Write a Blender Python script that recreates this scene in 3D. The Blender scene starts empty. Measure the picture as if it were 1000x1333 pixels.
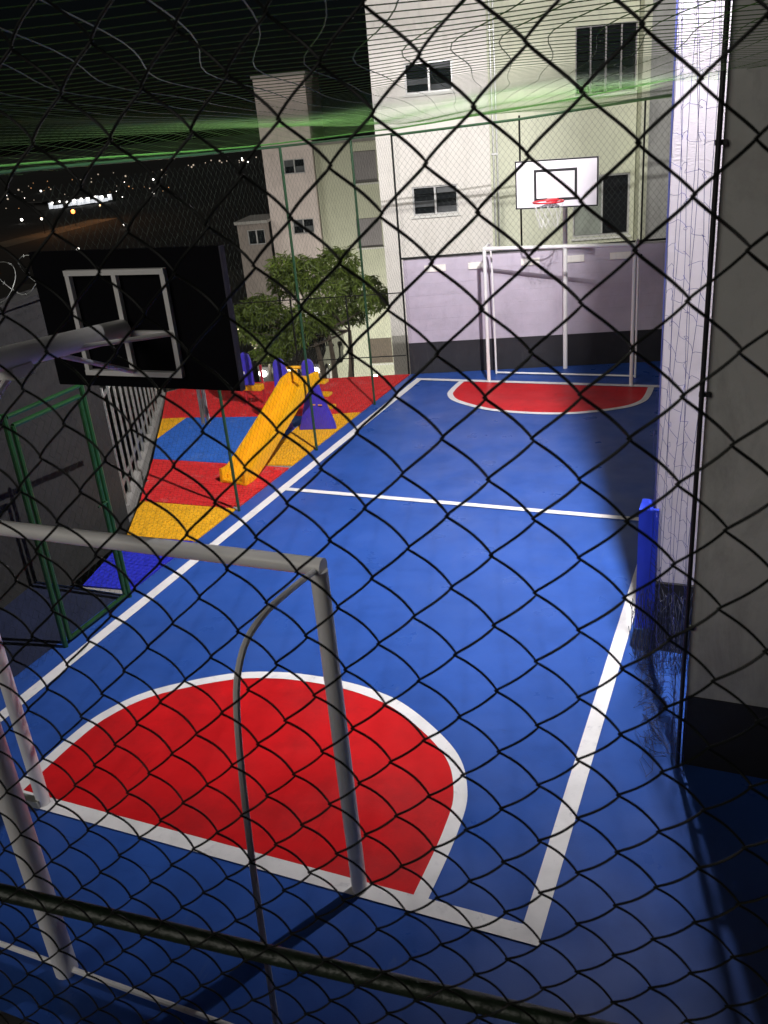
import bpy, bmesh, math, random
from math import sin, cos, pi, radians, sqrt
from mathutils import Vector, Matrix

R = random.Random(7)
scene = bpy.context.scene
COL = scene.collection

# ------------------------------------------------------------------ camera
cam_d = bpy.data.cameras.new("camera")
cam = bpy.data.objects.new("camera", cam_d)
COL.objects.link(cam)
cam_d.sensor_fit = 'HORIZONTAL'
cam_d.sensor_width = 36.0
cam_d.lens = 36.0 * 1.15195
cam_d.clip_start = 0.02
cam_d.clip_end = 6000
cam_d.dof.use_dof = True
cam_d.dof.focus_distance = 9.0
cam_d.dof.aperture_fstop = 28.0
CAM = Vector((0.8397, -3.1287, 3.8367))
yaw, pitch, roll = -0.43017, 0.41863, -0.09205
fw = Vector((sin(yaw) * cos(pitch), cos(yaw) * cos(pitch), -sin(pitch)))
rt = Vector((cos(yaw), -sin(yaw), 0))
up = rt.cross(fw)
r2 = cos(roll) * rt + sin(roll) * up
u2 = -sin(roll) * rt + cos(roll) * up
m = Matrix((r2, u2, -fw)).transposed().to_4x4()
m.translation = CAM
cam.matrix_world = m
scene.camera = cam

# ------------------------------------------------------------------ night sky, faint soft glow, exposure
SUN_EL, SUN_AZ = radians(26), radians(205)        # azimuth measured clockwise from +Y
w = bpy.data.worlds.new("World")
scene.world = w
w.use_nodes = True
nt = w.node_tree
bg = nt.nodes["Background"]
sky = nt.nodes.new("ShaderNodeTexSky")
sky.sky_type = 'NISHITA'
sky.sun_disc = False
sky.sun_elevation = SUN_EL
sky.sun_rotation = SUN_AZ
nt.links.new(sky.outputs[0], bg.inputs[0])
bg.inputs[1].default_value = 0.0006
sun_d = bpy.data.lights.new("sun", 'SUN')
sun_d.energy = 0.7
sun_d.angle = radians(30)
sun_d.color = (1.0, 0.95, 0.86)
sun = bpy.data.objects.new("sun", sun_d)
COL.objects.link(sun)
sd = Vector((sin(SUN_AZ) * cos(SUN_EL), cos(SUN_AZ) * cos(SUN_EL), sin(SUN_EL)))
sun.rotation_euler = sd.to_track_quat('Z', 'Y').to_euler()
vs = scene.view_settings
vs.view_transform = 'Standard'
vs.look = 'None'
vs.exposure = 0.0
vs.gamma = 1.0
vs.use_curve_mapping = False
scene.render.engine = 'CYCLES'
scene.cycles.use_denoising = True
scene.cycles.sample_clamp_indirect = 4.0
scene.cycles.max_bounces = 6

# ------------------------------------------------------------------ helpers
def V(*a):
    return Vector(a)

class MB:
    def __init__(self):
        self.v = []; self.f = []
    def add(self, vs, fs):
        n = len(self.v)
        self.v += [tuple(p) for p in vs]
        self.f += [tuple(i + n for i in f) for f in fs]
        return self
    def box(self, a, b):
        x0, y0, z0 = a; x1, y1, z1 = b
        return self.add([(x0,y0,z0),(x1,y0,z0),(x1,y1,z0),(x0,y1,z0),(x0,y0,z1),(x1,y0,z1),(x1,y1,z1),(x0,y1,z1)],
                        [(3,2,1,0),(4,5,6,7),(0,1,5,4),(1,2,6,5),(2,3,7,6),(3,0,4,7)])
    def obox(self, o, ax, ay, az):
        """box from corner o along three edge vectors"""
        o = Vector(o); ax = Vector(ax); ay = Vector(ay); az = Vector(az)
        p = [o, o+ax, o+ax+ay, o+ay, o+az, o+ax+az, o+ax+ay+az, o+ay+az]
        return self.add(p, [(3,2,1,0),(4,5,6,7),(0,1,5,4),(1,2,6,5),(2,3,7,6),(3,0,4,7)])
    def tube(self, path, r, n=8, cap=True, closed=False):
        path = [Vector(p) for p in path]
        m = len(path)
        rs = r if isinstance(r, (list, tuple)) else [r] * m
        rings = []
        prev = None
        for i, p in enumerate(path):
            if closed:
                t = path[(i+1) % m] - path[i-1]
            else:
                t = path[min(i+1, m-1)] - path[max(i-1, 0)]
            t = t.normalized() if t.length > 1e-9 else Vector((0,0,1))
            if prev is None:
                a = Vector((0,0,1)) if abs(t.z) < .9 else Vector((1,0,0))
                u = t.cross(a).normalized()
            else:
                u = (prev - t * prev.dot(t))
                u = u.normalized() if u.length > 1e-9 else t.orthogonal().normalized()
            prev = u
            q = t.cross(u)
            rings.append([p + (u * cos(2*pi*k/n) + q * sin(2*pi*k/n)) * rs[i] for k in range(n)])
        vs = [x for rg in rings for x in rg]
        fs = []
        for i in range(m if closed else m - 1):
            j = (i + 1) % m
            for k in range(n):
                k2 = (k + 1) % n
                fs.append((i*n+k, i*n+k2, j*n+k2, j*n+k))
        if cap and not closed:
            fs.append(tuple(range(n-1, -1, -1)))
            fs.append(tuple((m-1)*n + k for k in range(n)))
        return self.add(vs, fs)
    def prism(self, pts, d):
        """polygon of 3-D points extruded by vector d"""
        pts = [Vector(p) for p in pts]; d = Vector(d); n = len(pts)
        fs = [tuple(range(n-1, -1, -1)), tuple(range(n, 2*n))]
        fs += [(i, (i+1) % n, n + (i+1) % n, n + i) for i in range(n)]
        return self.add(pts + [p + d for p in pts], fs)
    def sphere(self, c, r, nu=10, nv=7):
        c = Vector(c)
        r = Vector(r) if not isinstance(r, (int, float)) else Vector((r, r, r))
        vs = [c + Vector((0,0,-r.z))]
        for j in range(1, nv):
            a = -pi/2 + pi*j/nv
            for i in range(nu):
                b = 2*pi*i/nu
                vs.append(c + Vector((r.x*cos(a)*cos(b), r.y*cos(a)*sin(b), r.z*sin(a))))
        vs.append(c + Vector((0,0,r.z)))
        fs = [(0, 1+(i+1) % nu, 1+i) for i in range(nu)]
        for j in range(nv-2):
            for i in range(nu):
                a = 1+j*nu+i; b = 1+j*nu+(i+1) % nu
                fs.append((a, b, b+nu, a+nu))
        L = len(vs)-1; o = 1+(nv-2)*nu
        fs += [(L, o+i, o+(i+1) % nu) for i in range(nu)]
        return self.add(vs, fs)
    def build(self, name, mat, parent=None, smooth=False, bevel=0):
        me = bpy.data.meshes.new(name)
        me.from_pydata(self.v, [], self.f)
        if bevel:
            bm = bmesh.new(); bm.from_mesh(me)
            bmesh.ops.bevel(bm, geom=bm.edges[:], offset=bevel, segments=2, affect='EDGES', profile=.5)
            bm.to_mesh(me); bm.free()
        bm = bmesh.new(); bm.from_mesh(me)
        bmesh.ops.recalc_face_normals(bm, faces=bm.faces[:])
        bm.to_mesh(me); bm.free()
        me.materials.append(M[mat] if isinstance(mat, str) else mat)
        if smooth:
            for p in me.polygons: p.use_smooth = True
            try: me.set_sharp_from_angle(angle=radians(40))
            except Exception: pass
        o = bpy.data.objects.new(name, me)
        COL.objects.link(o)
        if parent is not None:
            o.parent = parent
            o.matrix_parent_inverse = parent.matrix_basis.inverted()
        return o

def tag(o, label=None, cat=None, group=None, kind=None):
    if label: o['label'] = label
    if cat: o['category'] = cat
    if group: o['group'] = group
    if kind: o['kind'] = kind
    return o

def thing(name, label, cat, loc=(0,0,0), group=None):
    o = bpy.data.objects.new(name, None)
    o.empty_display_size = .1
    COL.objects.link(o)
    o.location = loc
    tag(o, label, cat, group)
    return o

def cr(pts, n=8):
    """Catmull-Rom through points"""
    pts = [Vector(p) for p in pts]
    out = []
    for i in range(len(pts)-1):
        p0 = pts[max(i-1,0)]; p1 = pts[i]; p2 = pts[i+1]; p3 = pts[min(i+2,len(pts)-1)]
        for k in range(n):
            t = k/n
            out.append(.5*((2*p1)+(p2-p0)*t+(2*p0-5*p1+4*p2-p3)*t*t+(-p0+3*p1-3*p2+p3)*t**3))
    out.append(pts[-1])
    return out

# ------------------------------------------------------------------ materials
M = {}
def mat(name, col, rough=.6, var=.12, scale=6, bump=0, bscale=60, metal=0, spec=.5, emit=None, estr=0, stain=None, stain_scale=1.2, stain_lo=.55, stain_hi=.75, rvar=0, coat=0):
    ma = bpy.data.materials.new(name)
    ma.use_nodes = True
    t = ma.node_tree; N = t.nodes; L = t.links
    b = N["Principled BSDF"]
    b.inputs['Roughness'].default_value = rough
    b.inputs['Metallic'].default_value = metal
    b.inputs['Specular IOR Level'].default_value = spec
    b.inputs['Coat Weight'].default_value = coat
    tc = N.new('ShaderNodeTexCoord')
    nz = N.new('ShaderNodeTexNoise'); nz.inputs['Scale'].default_value = scale
    nz.inputs['Detail'].default_value = 6; nz.inputs['Roughness'].default_value = .65
    L.new(tc.outputs['Object'], nz.inputs['Vector'])
    rp = N.new('ShaderNodeMapRange')
    rp.inputs[1].default_value = .3; rp.inputs[2].default_value = .7
    rp.inputs[3].default_value = 1-var; rp.inputs[4].default_value = 1+var
    L.new(nz.outputs[0], rp.inputs[0])
    mx = N.new('ShaderNodeVectorMath'); mx.operation = 'SCALE'
    mx.inputs[0].default_value = col[:3]
    L.new(rp.outputs[0], mx.inputs['Scale'])
    out = mx.outputs[0]
    if stain:
        n2 = N.new('ShaderNodeTexNoise'); n2.inputs['Scale'].default_value = stain_scale; n2.inputs['Detail'].default_value = 8
        n2.inputs['Roughness'].default_value = .7
        L.new(tc.outputs['Object'], n2.inputs['Vector'])
        r3 = N.new('ShaderNodeMapRange'); r3.inputs[1].default_value = stain_lo; r3.inputs[2].default_value = stain_hi
        L.new(n2.outputs[0], r3.inputs[0])
        mc = N.new('ShaderNodeMix'); mc.data_type = 'RGBA'
        L.new(r3.outputs[0], mc.inputs['Factor'])
        L.new(out, mc.inputs[6]); mc.inputs[7].default_value = (*stain, 1)
        out = mc.outputs[2]
    L.new(out, b.inputs['Base Color'])
    if rvar:
        r4 = N.new('ShaderNodeMapRange'); r4.inputs[1].default_value = .3; r4.inputs[2].default_value = .7
        r4.inputs[3].default_value = rough-rvar; r4.inputs[4].default_value = rough+rvar
        n4 = N.new('ShaderNodeTexNoise'); n4.inputs['Scale'].default_value = 2.3; n4.inputs['Detail'].default_value = 7
        L.new(tc.outputs['Object'], n4.inputs['Vector'])
        L.new(n4.outputs[0], r4.inputs[0]); L.new(r4.outputs[0], b.inputs['Roughness'])
    if bump:
        n5 = N.new('ShaderNodeTexNoise'); n5.inputs['Scale'].default_value = bscale; n5.inputs['Detail'].default_value = 5
        L.new(tc.outputs['Object'], n5.inputs['Vector'])
        bp = N.new('ShaderNodeBump'); bp.inputs['Strength'].default_value = bump; bp.inputs['Distance'].default_value = .01
        L.new(n5.outputs[0], bp.inputs['Height']); L.new(bp.outputs[0], b.inputs['Normal'])
    if emit:
        b.inputs['Emission Color'].default_value = (*emit, 1)
        b.inputs['Emission Strength'].default_value = estr
    M[name] = ma
    return ma

mat('court_blue', (.027,.088,.37), .38, .20, 1.6, .10, 120, spec=.32, stain=(.030,.078,.28), stain_scale=.8, stain_lo=.48, stain_hi=.85, rvar=.14)
mat('court_red', (.62,.010,.014), .42, .16, 1.6, .10, 120, spec=.3, stain=(.33,.012,.016), stain_scale=1.1, stain_lo=.5, stain_hi=.8, rvar=.10)
mat('line_white', (.82,.81,.81), .45, .08, 5, .08, 120, stain=(.55,.54,.56), stain_scale=5, stain_lo=.56, stain_hi=.8)
mat('rubber_red', (.66,.014,.016), .8, .15, 9, .9, 70)
mat('rubber_yellow', (.86,.42,.004), .8, .15, 9, .9, 70)
mat('rubber_blue', (.02,.13,.55), .8, .15, 9, .9, 70)
mat('mat_blue', (.012,.02,.50), .75, .1, 9, .7, 70)
mat('lilac', (.46,.41,.49), .75, .07, 4, .25, 40, stain=(.37,.335,.39), stain_scale=1.6)
mat('mortar', (.45,.40,.48), .85, .08, 8, .3, 60)
mat('black_paint', (.016,.016,.020), .6, .2, 4, .2, 40, stain=(.03,.03,.035), stain_scale=2.5)
mat('pillar_paint', (.76,.71,.79), .7, .05, 5, .28, 110, stain=(.66,.62,.68), stain_scale=1.6)
mat('cream', (.78,.75,.70), .8, .05, 2, .25, 30, stain=(.60,.57,.52), stain_scale=.9)
mat('pale_green', (.66,.68,.53), .8, .05, 2, .25, 30, stain=(.56,.57,.45), stain_scale=.9)
mat('pink_plaster', (.62,.54,.50), .8, .06, 2, .25, 30, stain=(.48,.42,.39), stain_scale=.8)
mat('dim_pink_plaster', (.22,.19,.17), .85, .15, 2, .3, 30, stain=(.13,.11,.10), stain_scale=.8)  # pink plaster with the annex's dimness put into its colour
mat('white_plaster', (.74,.74,.70), .8, .06, 2, .25, 30, stain=(.58,.58,.54), stain_scale=.8)
mat('grey_plaster', (.40,.40,.385), .85, .10, 1.5, .35, 25, stain=(.27,.265,.25), stain_scale=1.1)
mat('dark_concrete', (.018,.0175,.017), .95, .3, 1.5, .5, 20, stain=(.010,.010,.010), stain_scale=1.2)
mat('concrete', (.30,.29,.27), .9, .15, 3, .4, 30, stain=(.2,.19,.18), stain_scale=1.5)
mat('white_steel', (.82,.81,.80), .36, .05, 5, .05, 60, stain=(.45,.40,.35), stain_scale=6, stain_lo=.66, stain_hi=.82)
mat('green_steel', (.009,.052,.013), .4, .15, 6, .05, 60)
mat('dark_green_steel', (.005,.014,.005), .45, .3, 10, .3, 60)
mat('wire_dark', (.004,.005,.004), .55, .2, 20, spec=.25)
mat('wire_green', (.018,.026,.018), .5, .2, 20)
mat('post_green', (.014,.050,.020), .4, .15, 6, .05, 60)
mat('edge_blue', (.10,.12,.36), .6, .1, 6)
mat('shaded_floor', (.012,.018,.050), .7, .25, 2, .2, 60, stain=(.03,.03,.035), stain_scale=1.3)  # court floor darkened in colour where little light reaches
mat('net_green', (.06,.15,.03), .6, .25, 30)
mat('rope_green', (.04,.16,.02), .7, .25, 30)
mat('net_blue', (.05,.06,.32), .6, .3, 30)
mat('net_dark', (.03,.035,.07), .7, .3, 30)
mat('net_white', (.70,.69,.68), .7, .1, 30)
mat('blue_pad', (.02,.06,.75), .5, .08, 6, .1, 60)
mat('blue_plastic', (.05,.035,.42), .35, .06, 6)
mat('yellow_plastic', (.80,.38,.006), .38, .08, 6)
mat('orange_plastic', (.75,.20,.01), .38, .08, 6)
mat('red_steel', (.40,.02,.03), .4, .08, 6)
mat('black_board', (.004,.004,.006), .7, .2, 6, spec=.06)
mat('blue_dark', (.05,.045,.075), .5, .1, 6)
mat('white_board', (.74,.70,.76), .45, .04, 4)
mat('black_trim', (.010,.010,.012), .5, .1, 6)
mat('rim_red', (.55,.02,.03), .4, .08, 6)
mat('alu', (.55,.55,.54), .4, .06, 8, metal=.4)
mat('glass_dark', (.012,.014,.016), .12, .2, 3, spec=.6)
mat('glass_sheen', (.10,.105,.11), .2, .3, 2, spec=.5)  # glass lightened to carry a pale reflection in its colour
mat('pane_pale', (.30,.33,.29), .3, .3, 2)
mat('curtain', (.55,.52,.40), .8, .1, 6)
mat('shutter', (.33,.31,.32), .6, .08, 6)
mat('brown_shutter', (.16,.13,.10), .7, .15, 6)
mat('car_paint', (.03,.032,.036), .25, .05, 6, coat=.6)
mat('tyre', (.012,.012,.012), .8, .1, 6)
mat('bark', (.10,.08,.06), .9, .3, 14, .6, 30)
mat('leaf', (.11,.16,.022), .5, .65, 7)
mat('leaf_dark', (.012,.022,.008), .7, .4, 2.5)
mat('terrain', (.020,.020,.016), .95, .4, .4)
mat('far_ground', (.006,.0065,.006), .95, .6, .02)
mat('asphalt', (.045,.044,.043), .9, .2, 3, .4, 40)
mat('far_road', (.10,.085,.06), .9, .3, .05)
mat('galv', (.27,.28,.26), .5, .3, 8, metal=.4)
mat('string_white', (.75,.74,.75), .7, .1, 10)
mat('lamp_glow', (1,1,1), .5, 0, 5, emit=(1,.97,.95), estr=14)
mat('headlight', (1,1,1), .5, 0, 5, emit=(1,.98,.92), estr=10)
mat('lamp_warm', (1,.8,.6), .5, 0, 5, emit=(1,.72,.46), estr=7)
mat('city_white', (1,1,1), .5, 0, 5, emit=(1,.95,.88), estr=5)
mat('city_dim', (1,1,1), .5, 0, 5, emit=(1,.80,.58), estr=.45)
mat('city_orange', (1,.4,.1), .5, 0, 5, emit=(1,.22,.05), estr=5)
mat('city_warm', (1,.6,.3), .5, 0, 5, emit=(1,.50,.20), estr=.7)
mat('glow_cladding', (.8,.8,.8), .5, .3, .25, emit=(.9,.94,1), estr=.8)  # emission stands for lamplight falling on the hall front
mat('dark_wall', (.03,.03,.03), .9, .2, 1)

def voronoi_bump(name, scale, strength):
    t = M[name].node_tree; N = t.nodes; L = t.links
    b = N["Principled BSDF"]
    tc = [n for n in N if n.type == 'TEX_COORD'][0]
    vo = N.new('ShaderNodeTexVoronoi'); vo.inputs['Scale'].default_value = scale; vo.inputs['Randomness'].default_value = .35
    L.new(tc.outputs['Object'], vo.inputs['Vector'])
    bp = N.new('ShaderNodeBump'); bp.invert = True
    bp.inputs['Strength'].default_value = strength; bp.inputs['Distance'].default_value = .02
    L.new(vo.outputs['Distance'], bp.inputs['Height'])
    L.new(bp.outputs[0], b.inputs['Normal'])
for n_ in ('rubber_red','rubber_yellow','rubber_blue','mat_blue'):
    voronoi_bump(n_, 17, .8)
voronoi_bump('yellow_plastic', 30, .08)
def scuffs(name, col, amount, sx, sy, lo=.63, hi=.72, rot=.5):
    """thin pale or dark rubbed streaks mixed over a material's colour"""
    t = M[name].node_tree; N = t.nodes; L = t.links
    b = N["Principled BSDF"]
    tc = [n for n in N if n.type == 'TEX_COORD'][0]
    mp = N.new('ShaderNodeMapping'); mp.inputs['Scale'].default_value = (sx, sy, 1); mp.inputs['Rotation'].default_value = (0,0,rot)
    L.new(tc.outputs['Object'], mp.inputs['Vector'])
    nz = N.new('ShaderNodeTexNoise'); nz.inputs['Scale'].default_value = 1; nz.inputs['Detail'].default_value = 9; nz.inputs['Roughness'].default_value = .75
    nz.inputs['Distortion'].default_value = .6
    L.new(mp.outputs[0], nz.inputs['Vector'])
    r = N.new('ShaderNodeMapRange'); r.inputs[1].default_value = lo; r.inputs[2].default_value = hi; r.inputs[4].default_value = amount
    L.new(nz.outputs[0], r.inputs[0])
    mx = N.new('ShaderNodeMix'); mx.data_type = 'RGBA'
    src = b.inputs['Base Color'].links[0].from_socket
    L.new(r.outputs[0], mx.inputs['Factor']); L.new(src, mx.inputs[6]); mx.inputs[7].default_value = (*col, 1)
    L.new(mx.outputs[2], b.inputs['Base Color'])
scuffs('court_blue', (.12,.17,.32), .40, 7, 1.2)
scuffs('court_blue', (.012,.022,.07), .55, 1.4, 9, .62, .72, .2)
scuffs('court_blue', (.25,.27,.33), .5, 26, 26, .68, .76, 0)
scuffs('court_red', (.10,.006,.008), .45, 6, 1.3, .6, .72, .9)
scuffs('court_red', (.45,.20,.18), .35, 24, 24, .69, .77, 0)
scuffs('line_white', (.34,.35,.40), .65, 9, 9, .58, .74, 0)
scuffs('rubber_red', (.62,.24,.22), .55, 3.5, 3.5, .55, .75, 0)
scuffs('rubber_blue', (.16,.25,.48), .45, 4, 4, .55, .75, 0)
scuffs('rubber_yellow', (.45,.22,.03), .5, 5, 5, .55, .75, 0)
scuffs('grey_plaster', (.20,.20,.195), .7, 2.2, 2.2, .50, .72, 0)
scuffs('cream', (.48,.46,.41), .45, 7, 7, .52, .72, 0)
scuffs('pale_green', (.47,.48,.38), .45, 7, 7, .52, .72, 0)
scuffs('pink_plaster', (.36,.31,.29), .5, 5, 5, .52, .72, 0)
scuffs('black_paint', (.06,.058,.055), .6, 6, 6, .58, .72, 0)

# wall frame: s along the far wall, off behind it
WA = V(-4.42, 9.87, 0)
WT = V(.96035, .27881, 0)
WN = V(-.27881, .96035, 0)
def W(s, off, z):
    return WA + WT*s + WN*off + V(0,0,z)
def wbox(mb, s0, s1, o0, o1, z0, z1):
    return mb.obox(W(s0,o0,z0), WT*(s1-s0), WN*(o1-o0), (0,0,z1-z0))

# ------------------------------------------------------------------ ground, court, playground floor
GW, GL, GC = 4.1707, 9.5751, 5.0591       # court width, length, centre line
GX = -2.03                                 # middle of the goals

# far plain and the slope behind the court
mb = MB()
NX, NY = 40, 30
def ter_z(s, off):
    z = -.12 - .31*max(off, 0)
    if off > 26: z = -8.2 - (off-26)*.10
    return max(z, -22.5)
offs = [.25,1,2,4,6,8,10,13,16,20,24,26,30,40,60,90,130,170]
ss = [-150,-110,-80,-55,-40,-30,-22,-16,-12,-9,-7,-5.5,-4,-2.5,-1,0,1,2.5,4,6,9,14,22,40]
vs_ = []; fs_ = []
for j, of in enumerate(offs):
    for i, s in enumerate(ss):
        p = W(s, of, ter_z(s, of) + (R.uniform(-.05,.05) if of > 3 else 0))
        vs_.append(p)
for j in range(len(offs)-1):
    for i in range(len(ss)-1):
        a = j*len(ss)+i
        fs_.append((a, a+1, a+1+len(ss), a+len(ss)))
tag(MB().add(vs_, fs_).build('hillside', 'terrain', smooth=True), kind='structure')
tag(MB().add([(-5000,-5000,-24),(5000,-5000,-24),(5000,5000,-24),(-5000,5000,-24)], [(0,1,2,3)]).build('ground', 'far_ground'), kind='structure')

# court slab
def wally(x):            # y of the far wall at x
    return 9.87 + (x+4.42)*.27881/.96035
court = MB()
poly = [(-5.95,-2.2),(1.9,-2.2),(1.9,wally(1.9)-.01),(-4.42,wally(-4.42)-.01),(-4.42,2.47),(-5.95,2.47)]
court.prism([(x,y,-.3) for x,y in poly], (0,0,.3))
court = tag(court.build('court_floor', 'court_blue'), 'blue painted acrylic court floor with red goal areas and white lines', None, None, 'structure')

def sheet(pts, z, name, matn, parent):
    return MB().add([(x,y,z) for x,y in pts], [tuple(range(len(pts)))]).build(name, matn, parent)
LW = .105
def rect(x0,y0,x1,y1): return [(x0,y0),(x1,y0),(x1,y1),(x0,y1)]
h = LW/2
sheet(rect(-h, -h, h, GL+h), .010, 'side_line', 'line_white', court)
sheet(rect(-GW-h, -h, -GW+h, GL+h), .010, 'side_line', 'line_white', court)
sheet(rect(-GW+h, -h, -h, h), .010, 'goal_line', 'line_white', court)
sheet(rect(-GW+h, GL-h, -h, GL+h), .010, 'goal_line', 'line_white', court)
sheet(rect(-GW+h, GC-.04, -h, GC+.04), .010, 'centre_line', 'line_white', court)
half = [(1.46,0),(1.46,.5),(1.41,.85),(1.21,1.2),(.74,1.55),(.35,1.68),(0,1.71)]
def dshape(inset, ys, sgn, y0):
    pr = cr([(x,y,0) for x,y in half], 8)
    pts = []
    # offset inwards along the normal
    q = [(p.x, p.y*ys) for p in pr]
    o = []
    for i,(x,y) in enumerate(q):
        a = q[max(i-1,0)]; b = q[min(i+1,len(q)-1)]
        tx, ty = b[0]-a[0], b[1]-a[1]; l = sqrt(tx*tx+ty*ty)
        o.append((x - ty/l*inset, y + tx/l*inset if i else y))
    o[-1] = (0, q[-1][1]-inset)
    right = [(GX+x, y0+sgn*y) for x,y in o]
    left = [(2*GX-x, y) for x,y in right[:-1]][::-1]
    return right + left
for ys, sgn, y0 in ((1, 1, h), (.82, -1, GL-h)):
    red = dshape(.0425, ys, sgn, y0)
    sheet(red, .004, 'goal_area', 'court_red', court)
    a = dshape(0, ys, sgn, y0); b = dshape(.085, ys, sgn, y0)
    n = len(a)
    MB().add([(x,y,.008) for x,y in a] + [(x,y,.008) for x,y in b], [(i,i+1,n+i+1,n+i) for i in range(n-1)]).build('goal_area_line', 'line_white', court)

sheet([(-5.9,-2.15),(-4.47,-2.15),(-4.47,2.44),(-5.9,2.44)], .004, 'shade_sheet', 'shaded_floor', court)  # dark sheet painting the shade beyond the side fence
# playground floor: coloured rubber bands
def xl(y):               # left border of the playground
    pts = [(2.45,-4.95),(3.5,-5.22),(4.35,-5.68),(5.59,-6.40),(7.2,-7.40),(8.6,-8.3)]
    for (a,xa),(b,xb) in zip(pts, pts[1:]):
        if y <= b: return xa+(xb-xa)*(y-a)/(b-a)
    return pts[-1][1]
pg = MB()
border = [(xl(y), y) for y in (2.48,3.5,4.35,5.59,7.2,8.5)]
far = W(-3.75,-.03,0); far2 = W(-.02,-.03,0)
pp = border + [(far.x, far.y), (far2.x, far2.y), (-4.425, far2.y), (-4.425, 2.48)]
pg.prism([(x,y,-.3) for x,y in pp], (0,0,.292))
pg = tag(pg.build('playground_floor', 'concrete'), 'play area floor of red, yellow and blue rubber bands', None, None, 'structure')
def clip_cell(poly, x0, x1, y0, y1):
    for ax, lim, sg in ((0,x0,1),(0,x1,-1),(1,y0,1),(1,y1,-1)):
        out = []
        for k in range(len(poly)):
            a = poly[k-1]; b = poly[k]
            ia = (a[ax]-lim)*sg >= 0; ib = (b[ax]-lim)*sg >= 0
            if ia != ib:
                u = (lim-a[ax])/(b[ax]-a[ax])
                out.append((a[0]+(b[0]-a[0])*u, a[1]+(b[1]-a[1])*u))
            if ib: out.append(b)
        poly = out
        if len(poly) < 3: return []
    return poly
TS = .5
def tiles(poly, matn):
    xs = [p[0] for p in poly]; ys = [p[1] for p in poly]
    for ix in range(int(min(xs)/TS)-1, int(max(xs)/TS)+1):
        for iy in range(int(min(ys)/TS)-1, int(max(ys)/TS)+2):
            q = clip_cell(poly, ix*TS+.003, ix*TS+TS-.003, iy*TS+.003, iy*TS+TS-.003)
            if len(q) < 3: continue
            area = abs(sum(q[k-1][0]*q[k][1]-q[k][0]*q[k-1][1] for k in range(len(q))))/2
            if area < .004: continue
            o = MB().prism([(x,y,-.006) for x,y in q], (0,0,.018+R.uniform(-.0025,.0025))).build('rubber_tile', matn, pg)
def band(ya, yb, matn):
    tiles([(xl(ya),ya),(-4.43,ya+.05),(-4.43,yb+.05),(xl(yb),yb),(xl((ya+yb)/2),(ya+yb)/2)], matn)
band(2.50, 3.54, 'mat_blue')
band(3.55, 4.38, 'rubber_yellow')
band(4.39, 5.63, 'rubber_red')
# middle band: yellow corner, blue, yellow by the court
tiles([(xl(5.64),5.64),(-4.98,5.70),(-5.10,7.60),(-7.0,7.25),(xl(6.34),6.34)], 'rubber_blue')
tiles([(xl(6.36)-.01,6.36),(-7.015,7.25),(xl(7.15),7.15)], 'rubber_yellow')
tiles([(-4.97,5.70),(-4.43,5.78),(-4.43,7.86),(-5.09,7.61)], 'rubber_yellow')
p1 = W(-3.72,-.04,0); p2 = W(-.03,-.04,0)
tiles([(xl(7.16),7.16),(-7.0,7.26),(-5.10,7.615),(-4.43,7.87),(-4.43,p2.y),(p1.x,p1.y),(xl(8.4),8.4)], 'rubber_red')

# walkway the photographer stands on
tag(MB().box((-2.5,-6.5,-.3),(3.2,-2.32,2.2)).build('walkway', 'concrete'), kind='structure')
tag(MB().box((-2.45,-2.66,2.202),(3.15,-2.55,2.56)).build('shade_wall', 'concrete'), 'added unseen low wall by the camera that shades the near floor', 'wall')  # out of view, added to keep fill light off the near floor

# ------------------------------------------------------------------ far wall with black base
fwall = thing('court_wall', 'lilac painted block wall with black base behind the far goal', 'wall', W(0,0,0))
WL = 5.6
wbox(MB(), 0, WL, .0012, .20, -.3, 1.79).build('wall_core', 'mortar', fwall)
wbox(MB(), 0, WL, -.012, .017, 0, .505).build('base_band', 'black_paint', fwall, bevel=.003)
proto = {}
bh = (1.79-.51)/7
for r in range(7):
    x = 0 if r % 2 == 0 else -.2
    while x < WL:
        x0 = max(x, 0); x1 = min(x+.396, WL)
        if x1-x0 > .05:
            dz = R.uniform(-.0008,.0008)
            key = (round(x1-x0,3))
            mbk = MB()
            wbox(mbk, x0+.0007, x1-.0007, -.002+dz, .018, .51+r*bh+.0007, .51+(r+1)*bh-.0007)
            mbk.build('block', 'lilac', fwall)
        x += .4
# cream beam ends on the wall top
for s0, s1 in ((.33,.66),(1.0,1.27),(1.80,2.08),(2.47,2.74),(3.12,3.42)):
    wbox(MB(), s0, s1, -.03, .0, 1.60, 1.70)  .build('beam_end', 'cream', fwall, bevel=.004)

def chain_panel(u0, u1, z0, z1, P, pitch, rowh, r, seed=0):
    """fine diamond mesh; P(u,z) -> point"""
    mb = MB()
    k = 0
    u = u0
    n = int((z1-z0)/rowh)
    while u < u1-1e-6:
        path = []
        for j in range(n+1):
            side = (j + k) % 2
            path.append(P(min(u + (pitch if side else 0)*.5 + .0008*(1 if side else -1), u1), z0 + j*rowh))
        mb.tube(path, r, 3, cap=False)
        u += pitch*.5; k += 1
    return mb

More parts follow.
